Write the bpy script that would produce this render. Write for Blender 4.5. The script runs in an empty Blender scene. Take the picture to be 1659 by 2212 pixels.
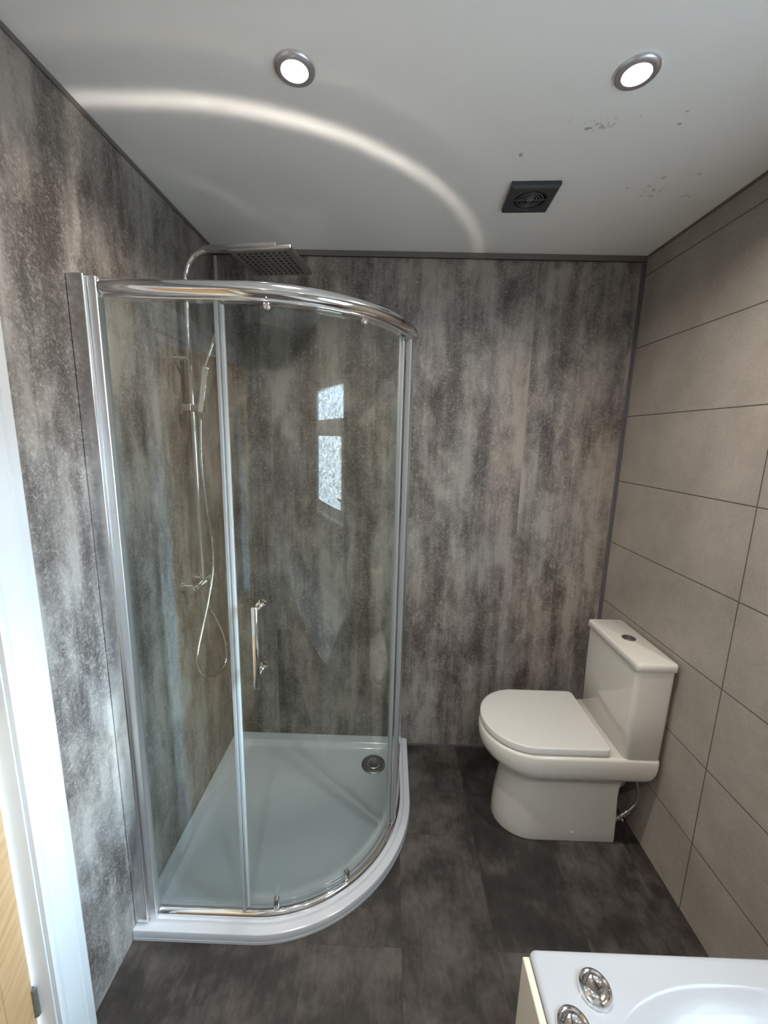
import bpy, bmesh, math
from mathutils import Matrix, Vector

S = bpy.context.scene
C = S.collection
PI = math.pi

# ---------------------------------------------------------------- camera
RIGHT = Vector((0.999555, 0.017485, 0.024173))
UP = Vector((-0.026936, 0.180596, 0.983188))
BACK = Vector((0.012826, -0.983402, 0.180987))
cam = bpy.data.cameras.new('camera')
cam.sensor_fit = 'VERTICAL'
cam.sensor_height = 36.0
cam.sensor_width = 27.0
cam.lens = 36.0 * 875.727 / 2212.0
cam.clip_start = 0.02
cam_ob = bpy.data.objects.new('camera', cam)
C.objects.link(cam_ob)
m = Matrix((RIGHT, UP, BACK)).transposed().to_4x4()
m.translation = Vector((0.8104, -1.96576, 1.66037))
cam_ob.matrix_world = m
S.camera = cam_ob

# ---------------------------------------------------------------- colour management
S.view_settings.view_transform = 'Standard'
S.view_settings.look = 'None'
S.view_settings.gamma = 1.0
S.view_settings.use_curve_mapping = False
S.view_settings.exposure = 1.27
S.cycles.use_denoising = True
S.cycles.use_guiding = True          # finds the light the flat rail top throws on the ceiling
S.cycles.use_surface_guiding = True
S.cycles.use_volume_guiding = False
S.cycles.guiding_training_samples = 64
S.cycles.max_bounces = 12
S.cycles.diffuse_bounces = 4
S.cycles.glossy_bounces = 6
S.cycles.transparent_max_bounces = 16
S.cycles.caustics_reflective = True
S.cycles.caustics_refractive = False
S.cycles.sample_clamp_indirect = 20.0
S.cycles.blur_glossy = 0.0

# ---------------------------------------------------------------- sky outside the window
W = bpy.data.worlds.new('overcast sky')
S.world = W
W.use_nodes = True
wn, wl = W.node_tree.nodes, W.node_tree.links
wn.clear()
wout = wn.new('ShaderNodeOutputWorld')
wbg = wn.new('ShaderNodeBackground')
tc = wn.new('ShaderNodeTexCoord')
sep = wn.new('ShaderNodeSeparateXYZ')
ramp = wn.new('ShaderNodeValToRGB')
mr = wn.new('ShaderNodeMapRange')
mr.inputs[1].default_value = -0.35
mr.inputs[2].default_value = 0.75
wl.new(tc.outputs['Generated'], sep.inputs[0])
wl.new(sep.outputs[2], mr.inputs[0])
wl.new(mr.outputs[0], ramp.inputs[0])
e = ramp.color_ramp.elements
e[0].position = 0.0
e[0].color = (0.46, 0.50, 0.50, 1)
e[1].position = 1.0
e[1].color = (0.46, 0.70, 1.0, 1)
x = ramp.color_ramp.elements.new(0.30); x.color = (0.50, 0.54, 0.55, 1)
x = ramp.color_ramp.elements.new(0.42); x.color = (0.56, 0.79, 1.0, 1)
wl.new(ramp.outputs[0], wbg.inputs[0])
wbg.inputs[1].default_value = 7.5
wl.new(wbg.outputs[0], wout.inputs[0])


def portal():
    l = bpy.data.lights.new('window_portal', 'AREA')
    l.shape = 'RECTANGLE'
    l.size = 1.02
    l.size_y = 0.95
    l.cycles.is_portal = True
    o = bpy.data.objects.new('window_portal', l)
    C.objects.link(o)
    o.location = (1.99, -1.83, 1.56)
    o.rotation_euler = (0, PI / 2, 0)


portal()
sun = bpy.data.lights.new('bright_cloud', 'SUN')
sun.energy = 23.0
sun.angle = math.radians(30)
sun.color = (0.58, 0.82, 1.0)
sun_ob = bpy.data.objects.new('bright_cloud', sun)
C.objects.link(sun_ob)
sun_ob.rotation_euler = Vector((-1.9, 0.60, -0.78)).to_track_quat('-Z', 'Y').to_euler()

# ---------------------------------------------------------------- dimensions
RW, RH, RY = 1.906, 2.465, -3.00       # right wall x, ceiling z, rear wall y
DY0, DY1, DZ = -1.170, -1.935, 2.00    # doorway in the left wall
WY0, WY1, WZ0, WZ1 = -1.32, -2.34, 1.08, 2.04   # window in the right wall


# ---------------------------------------------------------------- node helpers
def mat(name):
    mt = bpy.data.materials.new(name)
    mt.use_nodes = True
    return mt, mt.node_tree.nodes, mt.node_tree.links, mt.node_tree.nodes['Principled BSDF']


def simple(name, col, rough=0.5, metal=0.0, coat=0.0, noise=0.0, nscale=40, bump=0.0):
    mt, n, l, b = mat(name)
    b.inputs['Base Color'].default_value = (*col, 1)
    b.inputs['Roughness'].default_value = rough
    b.inputs['Metallic'].default_value = metal
    b.inputs['Coat Weight'].default_value = coat
    g = n.new('ShaderNodeNewGeometry')
    t = n.new('ShaderNodeTexNoise')
    t.inputs['Scale'].default_value = nscale
    t.inputs['Detail'].default_value = 4
    l.new(g.outputs['Position'], t.inputs['Vector'])
    r = n.new('ShaderNodeMapRange')
    r.inputs[3].default_value = max(0.0, rough - 0.03)
    r.inputs[4].default_value = rough + 0.03
    l.new(t.outputs['Fac'], r.inputs[0])
    l.new(r.outputs[0], b.inputs['Roughness'])
    if noise:
        mx = n.new('ShaderNodeMix')
        mx.data_type = 'RGBA'
        mx.inputs['A'].default_value = (*[c * (1 - noise) for c in col], 1)
        mx.inputs['B'].default_value = (*[min(1, c * (1 + noise)) for c in col], 1)
        l.new(t.outputs['Fac'], mx.inputs[0])
        l.new(mx.outputs['Result'], b.inputs['Base Color'])
    if bump:
        bp = n.new('ShaderNodeBump')
        bp.inputs['Strength'].default_value = bump
        bp.inputs['Distance'].default_value = 0.002
        l.new(t.outputs['Fac'], bp.inputs['Height'])
        l.new(bp.outputs[0], b.inputs['Normal'])
    return mt


def M_(n, op, a=None, b=None, c=None, l=None):
    nd = n.new('ShaderNodeMath')
    nd.operation = op
    for i, v in enumerate((a, b, c)):
        if v is None:
            continue
        if isinstance(v, (int, float)):
            nd.inputs[i].default_value = v
        else:
            l.new(v, nd.inputs[i])
    return nd.outputs[0]


def rampnode(n, l, fac, stops):
    r = n.new('ShaderNodeValToRGB')
    el = r.color_ramp.elements
    el[0].position, el[0].color = stops[0][0], (*stops[0][1], 1)
    el[1].position, el[1].color = stops[-1][0], (*stops[-1][1], 1)
    for p, c in stops[1:-1]:
        q = el.new(p)
        q.color = (*c, 1)
    l.new(fac, r.inputs[0])
    return r.outputs[0]


def grey(v):
    return (v, v, v)


def panel_material(name, axis, off):
    """grey weathered-concrete decor wall panels, 1 m wide, vertical drag streaks and crackled patches"""
    mt, n, l, b = mat(name)
    g = n.new('ShaderNodeNewGeometry')
    s = n.new('ShaderNodeSeparateXYZ')
    l.new(g.outputs['Position'], s.inputs[0])
    u0, z = s.outputs[axis], s.outputs[2]
    pid = M_(n, 'FLOOR', M_(n, 'DIVIDE', M_(n, 'ADD', u0, -off, l=l), 1.2, l=l), l=l)        # panel number
    u = M_(n, 'MULTIPLY_ADD', pid, 7.31, u0, l=l)
    zz = M_(n, 'MULTIPLY_ADD', pid, 1.77, z, l=l)

    def noise(su, sz, detail, rough, w=0.0, dist=0.0):
        cb = n.new('ShaderNodeCombineXYZ')
        l.new(M_(n, 'MULTIPLY', u, su, l=l), cb.inputs[0])
        l.new(M_(n, 'MULTIPLY', zz, sz, l=l), cb.inputs[1])
        cb.inputs[2].default_value = w
        t = n.new('ShaderNodeTexNoise')
        t.inputs['Scale'].default_value = 1.0
        t.inputs['Detail'].default_value = detail
        t.inputs['Roughness'].default_value = rough
        t.inputs['Distortion'].default_value = dist
        l.new(cb.outputs[0], t.inputs['Vector'])
        return t.outputs['Fac']
    big = noise(6.5, 2.4, 3, 0.55, 3.1, 0.3)
    blot = noise(12.0, 7.0, 6, 0.68, 6.7, 0.6)
    streak = noise(16.0, 1.5, 3, 0.5, 8.2, 0.0)
    fine_streak = noise(75.0, 4.0, 5, 0.65, 1.2)
    grain = noise(230.0, 190.0, 4, 0.75, 5.5)
    crack = noise(75.0, 62.0, 5, 0.72, 2.5, 0.45)
    ridge = M_(n, 'MULTIPLY', M_(n, 'ABSOLUTE', M_(n, 'ADD', crack, -0.5, l=l), l=l), 5.0, l=l)
    # combined tone
    a = M_(n, 'MULTIPLY', big, 0.52, l=l)
    a = M_(n, 'MULTIPLY_ADD', blot, 0.34, a, l=l)
    a = M_(n, 'MULTIPLY_ADD', streak, 0.30, a, l=l)
    a = M_(n, 'MULTIPLY_ADD', fine_streak, 0.13, a, l=l)
    a = M_(n, 'ADD', a, -0.120, l=l)
    base = rampnode(n, l, a, [(0.39, (0.105, 0.092, 0.084)), (0.460, (0.160, 0.143, 0.131)),
                              (0.525, (0.235, 0.216, 0.200)), (0.61, (0.33, 0.308, 0.283))])
    # crackle is strongest where the tone is dark
    dark = n.new('ShaderNodeMapRange')
    dark.inputs[1].default_value = 0.62
    dark.inputs[2].default_value = 0.44
    l.new(a, dark.inputs[0])
    ck = rampnode(n, l, M_(n, 'MULTIPLY_ADD', ridge, 0.5, M_(n, 'MULTIPLY', grain, 0.7, l=l), l=l),
                  [(0.32, grey(0.0)), (0.80, grey(1.0))])
    amp = M_(n, 'MULTIPLY_ADD', dark.outputs[0], 1.05, 0.20, l=l)
    fac = M_(n, 'MULTIPLY_ADD', M_(n, 'ADD', ck, -0.5, l=l), amp, 1.0, l=l)
    mul = n.new('ShaderNodeMix')
    mul.data_type = 'RGBA'
    mul.blend_type = 'MULTIPLY'
    mul.inputs[0].default_value = 1.0
    l.new(base, mul.inputs['A'])
    cmb = n.new('ShaderNodeCombineColor')
    for i in range(3):
        l.new(fac, cmb.inputs[i])
    l.new(cmb.outputs[0], mul.inputs['B'])
    # faint brown tint patches
    tint = n.new('ShaderNodeMix')
    tint.data_type = 'RGBA'
    tint.blend_type = 'MULTIPLY'
    tf = n.new('ShaderNodeMapRange')
    tf.inputs[1].default_value = 0.40
    tf.inputs[2].default_value = 0.62
    l.new(noise(3.2, 1.3, 3, 0.5, 11.0), tf.inputs[0])
    l.new(tf.outputs[0], tint.inputs[0])
    l.new(mul.outputs['Result'], tint.inputs['A'])
    tint.inputs['B'].default_value = (1.0, 0.93, 0.88, 1)
    # tight joint between boards
    fr = M_(n, 'FRACT', M_(n, 'DIVIDE', M_(n, 'ADD', u0, -off, l=l), 1.2, l=l), l=l)
    j = M_(n, 'LESS_THAN', fr, 0.0008, l=l)
    jm = n.new('ShaderNodeMix')
    jm.data_type = 'RGBA'
    l.new(j, jm.inputs[0])
    l.new(tint.outputs['Result'], jm.inputs['A'])
    jm.inputs['B'].default_value = (0.16, 0.15, 0.14, 1)
    l.new(jm.outputs['Result'], b.inputs['Base Color'])
    rr = n.new('ShaderNodeMapRange')
    rr.inputs[3].default_value = 0.34
    rr.inputs[4].default_value = 0.50
    l.new(crack, rr.inputs[0])
    l.new(rr.outputs[0], b.inputs['Roughness'])
    bp = n.new('ShaderNodeBump')
    bp.inputs['Strength'].default_value = 0.55
    bp.inputs['Distance'].default_value = 0.0022
    l.new(M_(n, 'MULTIPLY_ADD', crack, 0.8, M_(n, 'MULTIPLY', grain, 0.2, l=l), l=l), bp.inputs['Height'])
    l.new(bp.outputs[0], b.inputs['Normal'])
    return mt


def tile_material(name, axis, col0, col1, u_off, border=False):
    mt, n, l, b = mat(name)
    g = n.new('ShaderNodeNewGeometry')
    s = n.new('ShaderNodeSeparateXYZ')
    l.new(g.outputs['Position'], s.inputs[0])
    fz = M_(n, 'FRACT', M_(n, 'DIVIDE', M_(n, 'ADD', s.outputs[2], -2.3823 + 6.0, l=l), 0.3, l=l), l=l)
    fu = M_(n, 'FRACT', M_(n, 'DIVIDE', M_(n, 'ADD', s.outputs[axis], -u_off + 7.2, l=l), 0.9, l=l), l=l)
    dz = M_(n, 'MULTIPLY', M_(n, 'MINIMUM', fz, M_(n, 'SUBTRACT', 1.0, fz, l=l), l=l), 0.3, l=l)
    du = M_(n, 'MULTIPLY', M_(n, 'MINIMUM', fu, M_(n, 'SUBTRACT', 1.0, fu, l=l), l=l), 0.9, l=l)
    d = M_(n, 'MINIMUM', dz, du, l=l)
    gm = n.new('ShaderNodeMapRange')
    gm.inputs[1].default_value = 0.0014
    gm.inputs[2].default_value = 0.0024
    l.new(d, gm.inputs[0])

    def noise(sc, detail, rough):
        t = n.new('ShaderNodeTexNoise')
        t.inputs['Scale'].default_value = sc
        t.inputs['Detail'].default_value = detail
        t.inputs['Roughness'].default_value = rough
        l.new(g.outputs['Position'], t.inputs['Vector'])
        return t.outputs['Fac']
    big = noise(5, 5, 0.6)
    fine = noise(120, 6, 0.75)
    f = M_(n, 'MULTIPLY_ADD', big, 0.75, M_(n, 'MULTIPLY', fine, 0.62, l=l), l=l)
    col = rampnode(n, l, f, [(0.50, col0), (0.86, col1)])
    mx = n.new('ShaderNodeMix')
    mx.data_type = 'RGBA'
    mx.inputs['A'].default_value = (0.085, 0.078, 0.070, 1)
    l.new(gm.outputs[0], mx.inputs[0])
    l.new(col, mx.inputs['B'])
    l.new(mx.outputs['Result'], b.inputs['Base Color'])
    b.inputs['Roughness'].default_value = 0.55
    h = M_(n, 'MULTIPLY_ADD', fine, 0.25, gm.outputs[0], l=l)
    bp = n.new('ShaderNodeBump')
    bp.inputs['Strength'].default_value = 0.5
    bp.inputs['Distance'].default_value = 0.0015
    l.new(h, bp.inputs['Height'])
    l.new(bp.outputs[0], b.inputs['Normal'])
    return mt


def floor_material():
    """dark vinyl stone tiles 0.315 m x 0.61 m laid half-bond, long side front to back"""
    mt, n, l, b = mat('dark vinyl floor tiles')
    g = n.new('ShaderNodeNewGeometry')
    s = n.new('ShaderNodeSeparateXYZ')
    l.new(g.outputs['Position'], s.inputs[0])
    cu = M_(n, 'DIVIDE', M_(n, 'ADD', s.outputs[0], -0.89 + 3.15, l=l), 0.315, l=l)
    ci = M_(n, 'FLOOR', cu, l=l)
    odd = M_(n, 'MODULO', ci, 2.0, l=l)
    # even columns (from x = 0.89): cross joint at y = -0.51 ; odd: y = -0.905
    sh = M_(n, 'MULTIPLY_ADD', odd, 0.395, 0.51 + 6.1, l=l)
    cv = M_(n, 'DIVIDE', M_(n, 'ADD', s.outputs[1], sh, l=l), 0.61, l=l)
    vi = M_(n, 'FLOOR', cv, l=l)
    fu, fv = M_(n, 'FRACT', cu, l=l), M_(n, 'FRACT', cv, l=l)
    du = M_(n, 'MULTIPLY', M_(n, 'MINIMUM', fu, M_(n, 'SUBTRACT', 1.0, fu, l=l), l=l), 0.315, l=l)
    dv = M_(n, 'MULTIPLY', M_(n, 'MINIMUM', fv, M_(n, 'SUBTRACT', 1.0, fv, l=l), l=l), 0.61, l=l)
    gm = n.new('ShaderNodeMapRange')
    gm.inputs[1].default_value = 0.0002
    gm.inputs[2].default_value = 0.0012
    l.new(M_(n, 'MINIMUM', du, dv, l=l), gm.inputs[0])
    cb = n.new('ShaderNodeCombineXYZ')
    l.new(ci, cb.inputs[0])
    l.new(vi, cb.inputs[1])
    wn_ = n.new('ShaderNodeTexWhiteNoise')
    l.new(cb.outputs[0], wn_.inputs['Vector'])
    off = n.new('ShaderNodeVectorMath')
    off.operation = 'MULTIPLY_ADD'
    l.new(wn_.outputs['Color'], off.inputs[0])
    off.inputs[1].default_value = (9, 9, 9)
    l.new(g.outputs['Position'], off.inputs[2])

    def noise(sc, detail, rough, sx=1.0, sy=1.0):
        mp = n.new('ShaderNodeMapping')
        mp.inputs['Scale'].default_value = (sx, sy, 1)
        l.new(off.outputs[0], mp.inputs[0])
        t = n.new('ShaderNodeTexNoise')
        t.inputs['Scale'].default_value = sc
        t.inputs['Detail'].default_value = detail
        t.inputs['Roughness'].default_value = rough
        l.new(mp.outputs[0], t.inputs['Vector'])
        return t.outputs['Fac']
    a = M_(n, 'MULTIPLY', noise(7, 6, 0.62), 0.75, l=l)
    a = M_(n, 'MULTIPLY_ADD', noise(60, 4, 0.7, 1.0, 0.35), 0.30, a, l=l)
    a = M_(n, 'MULTIPLY_ADD', wn_.outputs['Value'], 0.12, a, l=l)
    col = rampnode(n, l, a, [(0.42, (0.011, 0.009, 0.0083)), (0.55, (0.026, 0.022, 0.0198)), (0.75, (0.088, 0.077, 0.070))])
    mx = n.new('ShaderNodeMix')
    mx.data_type = 'RGBA'
    mx.inputs['A'].default_value = (0.022, 0.019, 0.017, 1)
    l.new(gm.outputs[0], mx.inputs[0])
    l.new(col, mx.inputs['B'])
    l.new(mx.outputs['Result'], b.inputs['Base Color'])
    b.inputs['Roughness'].default_value = 0.48
    bp = n.new('ShaderNodeBump')
    bp.inputs['Strength'].default_value = 0.25
    bp.inputs['Distance'].default_value = 0.001
    l.new(noise(60, 4, 0.7, 1.0, 0.35), bp.inputs['Height'])
    l.new(bp.outputs[0], b.inputs['Normal'])
    return mt


def ceiling_material():
    mt, n, l, b = mat('satin white ceiling panel with scuffs')
    g = n.new('ShaderNodeNewGeometry')
    s = n.new('ShaderNodeSeparateXYZ')
    l.new(g.outputs['Position'], s.inputs[0])
    t = n.new('ShaderNodeTexNoise')
    t.inputs['Scale'].default_value = 62
    t.inputs['Detail'].default_value = 5
    t.inputs['Roughness'].default_value = 0.65
    t.inputs['Distortion'].default_value = 0.8
    l.new(g.outputs['Position'], t.inputs['Vector'])
    spots = [  # x, y, rx, ry, threshold (lower = denser)
        (1.301, -0.737, .010, .007, .20), (1.329, -0.757, .045, .030, .49), (1.160, -0.632, .007, .010, .25),
        (1.525, -0.756, .006, .006, .25), (1.509, -0.797, .016, .008, .47), (1.630, -0.480, .060, .035, .53),
        (1.625, -0.543, .010, .012, .45), (1.700, -0.560, .030, .020, .52), (1.655, -0.445, .018, .010, .49),
        (1.755, -0.445, .020, .012, .45), (1.560, -0.480, .02, .012, .51), (1.62, -0.452, .022, .012, .45),
        (1.235, -0.765, .03, .012, .53), (1.39, -0.775, .03, .015, .53)]
    tot = None
    for (sx, sy, rx, ry, th) in spots:
        dx = M_(n, 'DIVIDE', M_(n, 'ADD', s.outputs[0], -sx, l=l), rx, l=l)
        dy = M_(n, 'DIVIDE', M_(n, 'ADD', s.outputs[1], -sy, l=l), ry, l=l)
        r2 = M_(n, 'ADD', M_(n, 'MULTIPLY', dx, dx, l=l), M_(n, 'MULTIPLY', dy, dy, l=l), l=l)
        v = M_(n, 'SUBTRACT', M_(n, 'SUBTRACT', t.outputs['Fac'], th, l=l), M_(n, 'MULTIPLY', r2, 0.10 if th > .4 else 0.3, l=l), l=l)
        c = n.new('ShaderNodeMapRange')
        c.inputs[1].default_value = 0.0
        c.inputs[2].default_value = 0.13
        l.new(v, c.inputs[0])
        inside = M_(n, 'LESS_THAN', r2, 1.6, l=l)
        w = M_(n, 'MULTIPLY', c.outputs[0], inside, l=l)
        tot = w if tot is None else M_(n, 'MAXIMUM', tot, w, l=l)
    mx = n.new('ShaderNodeMix')
    mx.data_type = 'RGBA'
    l.new(M_(n, 'MULTIPLY', tot, 0.6, l=l), mx.inputs[0])
    mx.inputs['A'].default_value = (0.90, 0.885, 0.855, 1)
    mx.inputs['B'].default_value = (0.11, 0.085, 0.075, 1)
    l.new(mx.outputs['Result'], b.inputs['Base Color'])
    b.inputs['Roughness'].default_value = 0.42
    b.inputs['Specular IOR Level'].default_value = 0.35
    return mt


def oak_material():
    mt, n, l, b = mat('oak veneer')
    g = n.new('ShaderNodeNewGeometry')
    s = n.new('ShaderNodeSeparateXYZ')
    l.new(g.outputs['Position'], s.inputs[0])
    mp = n.new('ShaderNodeMapping')
    mp.inputs['Scale'].default_value = (1, 1.6, 22)
    l.new(g.outputs['Position'], mp.inputs[0])
    t = n.new('ShaderNodeTexNoise')
    t.inputs['Scale'].default_value = 2.4
    t.inputs['Detail'].default_value = 6
    t.inputs['Distortion'].default_value = 0.6
    l.new(mp.outputs[0], t.inputs['Vector'])
    col = rampnode(n, l, t.outputs['Fac'], [(0.3, (0.36, 0.20, 0.085)), (0.5, (0.45, 0.265, 0.12)), (0.72, (0.51, 0.31, 0.15))])
    l.new(col, b.inputs['Base Color'])
    b.inputs['Roughness'].default_value = 0.42
    return mt


def glass_material(name, tint, gloss=1.0, rough=0.0):
    """tinted pane: transparent body with a Fresnel mirror on each face"""
    mt = bpy.data.materials.new(name)
    mt.use_nodes = True
    n, l = mt.node_tree.nodes, mt.node_tree.links
    n.clear()
    out = n.new('ShaderNodeOutputMaterial')
    tr = n.new('ShaderNodeBsdfTransparent')
    tr.inputs[0].default_value = (*tint, 1)
    gl = n.new('ShaderNodeBsdfGlossy')
    gl.inputs['Color'].default_value = (gloss, gloss, gloss, 1)
    gl.inputs['Roughness'].default_value = rough
    fr = n.new('ShaderNodeFresnel')
    g = n.new('ShaderNodeNewGeometry')
    l.new(M_(n, 'MULTIPLY_ADD', g.outputs['Backfacing'], 1 / 1.52 - 1.52, 1.52, l=l), fr.inputs['IOR'])
    mx = n.new('ShaderNodeMixShader')
    l.new(fr.outputs[0], mx.inputs[0])
    l.new(tr.outputs[0], mx.inputs[1])
    l.new(gl.outputs[0], mx.inputs[2])
    l.new(mx.outputs[0], out.inputs[0])
    return mt


def patterned_glass():
    """obscure bathroom glass: part clear, part scattering, rippled mirror"""
    mt = bpy.data.materials.new('patterned obscure glass')
    mt.use_nodes = True
    n, l = mt.node_tree.nodes, mt.node_tree.links
    n.clear()
    out = n.new('ShaderNodeOutputMaterial')
    g = n.new('ShaderNodeNewGeometry')
    v = n.new('ShaderNodeTexNoise')
    v.inputs['Scale'].default_value = 42
    v.inputs['Detail'].default_value = 2
    v.inputs['Distortion'].default_value = 1.5
    l.new(g.outputs['Position'], v.inputs['Vector'])
    bp = n.new('ShaderNodeBump')
    bp.inputs['Strength'].default_value = 1.0
    bp.inputs['Distance'].default_value = 0.01
    l.new(v.outputs['Fac'], bp.inputs['Height'])
    col = rampnode(n, l, v.outputs['Fac'], [(0.38, grey(0.25)), (0.52, grey(0.9)), (0.62, grey(1.0))])
    tr = n.new('ShaderNodeBsdfTransparent')
    l.new(col, tr.inputs[0])
    tl = n.new('ShaderNodeBsdfTranslucent')
    l.new(col, tl.inputs[0])
    gl = n.new('ShaderNodeBsdfGlossy')
    gl.inputs['Roughness'].default_value = 0.1
    l.new(bp.outputs[0], gl.inputs['Normal'])
    a = n.new('ShaderNodeMixShader')
    a.inputs[0].default_value = 0.22
    l.new(tr.outputs[0], a.inputs[1])
    l.new(tl.outputs[0], a.inputs[2])
    c = n.new('ShaderNodeMixShader')
    c.inputs[0].default_value = 0.06
    l.new(a.outputs[0], c.inputs[1])
    l.new(gl.outputs[0], c.inputs[2])
    l.new(c.outputs[0], out.inputs[0])
    return mt


def emission(name, col, strength):
    mt = bpy.data.materials.new(name)
    mt.use_nodes = True
    n, l = mt.node_tree.nodes, mt.node_tree.links
    n.clear()
    out = n.new('ShaderNodeOutputMaterial')
    em = n.new('ShaderNodeEmission')
    em.inputs[0].default_value = (*col, 1)
    em.inputs[1].default_value = strength
    l.new(em.outputs[0], out.inputs[0])
    return mt


PANEL_B = panel_material('weathered concrete panel back', 0, 0.241)
PANEL_L = panel_material('weathered concrete panel left', 1, 0.0)
TILE_R = tile_material('beige stone tile', 1, (0.265, 0.234, 0.202), (0.380, 0.341, 0.300), -0.755)
TILE_B = tile_material('beige stone tile rear', 0, (0.265, 0.234, 0.202), (0.380, 0.341, 0.300), 0.1)
FLOOR = floor_material()
CEIL = ceiling_material()
OAK = oak_material()
GLASS = glass_material('green tinted safety glass', (0.915, 0.948, 0.935))
SEAL = simple('translucent grey seal', (0.36, 0.37, 0.37), 0.35)
BLACK = simple('black rubber', (0.012, 0.012, 0.012), 0.5)
CHROME = simple('polished chrome', (0.86, 0.86, 0.87), 0.05, 1.0)
SATIN = simple('satin aluminium', (0.62, 0.62, 0.62), 0.24, 1.0)
RAIL = simple('satin chrome rail', (0.80, 0.80, 0.80), 0.10, 1.0)
PROFM = simple('bright aluminium profile', (0.84, 0.85, 0.86), 0.17, 1.0)
DARKCH = simple('dull chrome', (0.33, 0.34, 0.34), 0.24, 1.0)
ACRYL = simple('white acrylic', (0.50, 0.525, 0.555), 0.14, coat=0.3)
CERAM = simple('white ceramic', (0.66, 0.635, 0.58), 0.12, coat=0.5)
SEATM = simple('white seat plastic', (0.62, 0.61, 0.58), 0.2)
PAINT = simple('white gloss paint', (0.53, 0.54, 0.55), 0.30, bump=0.15, nscale=90)
UPVC = simple('white window plastic', (0.84, 0.85, 0.86), 0.25)
CREAM = simple('cream bath panel', (0.74, 0.68, 0.57), 0.35)
TRIMD = simple('grey brown trim', (0.15, 0.132, 0.115), 0.6)
TRIMG = simple('grey trim', (0.11, 0.105, 0.112), 0.35)
TRIML = simple('pale trim', (0.42, 0.40, 0.37), 0.4)
FANG = simple('gunmetal fan plastic', (0.060, 0.064, 0.066), 0.30, metal=0.4)
FAND = simple('fan dark inside', (0.008, 0.009, 0.009), 0.7)
PIPEW = simple('white pipe plastic', (0.62, 0.62, 0.62), 0.4)
STEEL = simple('braided steel', (0.55, 0.54, 0.52), 0.3, 1.0, noise=0.3, nscale=900)
HOSEM = simple('chrome spiral hose', (0.72, 0.70, 0.66), 0.28, 1.0)
TOWEL = simple('pale blue towel', (0.45, 0.55, 0.62), 0.95, noise=0.2, nscale=300, bump=0.8)
HINGEM = simple('aged hinge steel', (0.20, 0.18, 0.15), 0.5, 0.7, noise=0.4, nscale=200)
PLATE = simple('nozzle plate', (0.45, 0.45, 0.43), 0.30, 0.9)
LED = emission('lit LED face', (0.93, 0.96, 1.0), 60.0)
HALL = simple('hall paint', (0.6, 0.56, 0.5), 0.7)


# ---------------------------------------------------------------- mesh helpers
def link(name, bm, mt, parent=None, smooth=False, bevel=0.0, seg=2, angle=40):
    bmesh.ops.recalc_face_normals(bm, faces=bm.faces[:])
    me = bpy.data.meshes.new(name)
    bm.to_mesh(me)
    bm.free()
    me.materials.append(mt)
    o = bpy.data.objects.new(name, me)
    C.objects.link(o)
    if parent is not None:
        o.parent = parent
    if smooth:
        me.polygons.foreach_set('use_smooth', [True] * len(me.polygons))
        me.set_sharp_from_angle(angle=math.radians(angle))
    if bevel:
        md = o.modifiers.new('bevel', 'BEVEL')
        md.width = bevel
        md.segments = seg
        md.limit_method = 'ANGLE'
        md.angle_limit = math.radians(40)
        md.harden_normals = False
        me.polygons.foreach_set('use_smooth', [True] * len(me.polygons))
        me.set_sharp_from_angle(angle=math.radians(75))
    return o


def box(bm, x0, x1, y0, y1, z0, z1):
    vs = [bm.verts.new((x, y, z)) for z in (z0, z1) for x, y in ((x0, y0), (x1, y0), (x1, y1), (x0, y1))]
    for f in ((3, 2, 1, 0), (4, 5, 6, 7), (0, 1, 5, 4), (1, 2, 6, 5), (2, 3, 7, 6), (3, 0, 4, 7)):
        bm.faces.new([vs[i] for i in f])
    return vs


def boxes(*bs):
    bm = bmesh.new()
    for b_ in bs:
        box(bm, *b_)
    return bm


def loft(bm, rings, cap0=True, cap1=True, closed=True):
    vr = [[bm.verts.new(p) for p in r] for r in rings]
    k = len(vr[0])
    for a, b_ in zip(vr, vr[1:]):
        for i in range(k if closed else k - 1):
            j = (i + 1) % k
            bm.faces.new((a[i], a[j], b_[j], b_[i]))
    if cap0:
        bm.faces.new(list(reversed(vr[0])))
    if cap1:
        bm.faces.new(vr[-1])
    return vr


def lathe(bm, prof, centre, axis='Z', seg=40, cap0=True, cap1=True):
    """prof: list of (radius, height along axis)"""
    cx, cy, cz = centre
    rings = []
    for r, h in prof:
        ring = []
        for i in range(seg):
            t = 2 * PI * i / seg
            a, b_ = r * math.cos(t), r * math.sin(t)
            ring.append({'Z': (cx + a, cy + b_, cz + h), 'X': (cx + h, cy + a, cz + b_), 'Y': (cx + a, cy + h, cz + b_)}[axis])
        rings.append(ring)
    loft(bm, rings, cap0, cap1)


def smooth_path(pts, sub=8):
    P = [Vector(p) for p in pts]
    P = [P[0] * 2 - P[1]] + P + [P[-1] * 2 - P[-2]]
    out = []
    for i in range(1, len(P) - 2):
        a, b_, c, d = P[i - 1:i + 3]
        for k in range(sub):
            t = k / sub
            out.append(0.5 * ((2 * b_) + (c - a) * t + (2 * a - 5 * b_ + 4 * c - d) * t * t + (3 * b_ - 3 * c + d - a) * t ** 3))
    out.append(P[-2])
    return out


def tube(bm, pts, r, seg=14, ripple=0.0):
    pts = [Vector(p) for p in pts]
    rings = []
    up = None
    for i, p in enumerate(pts):
        d = (pts[min(i + 1, len(pts) - 1)] - pts[max(i - 1, 0)]).normalized()
        if up is None:
            up = d.orthogonal().normalized()
        up = (up - d * up.dot(d)).normalized()
        s = d.cross(up)
        rr = r * (1 + (ripple if i % 2 else -ripple))
        rings.append([p + (up * math.cos(2 * PI * k / seg) + s * math.sin(2 * PI * k / seg)) * rr for k in range(seg)])
    loft(bm, rings)


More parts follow.
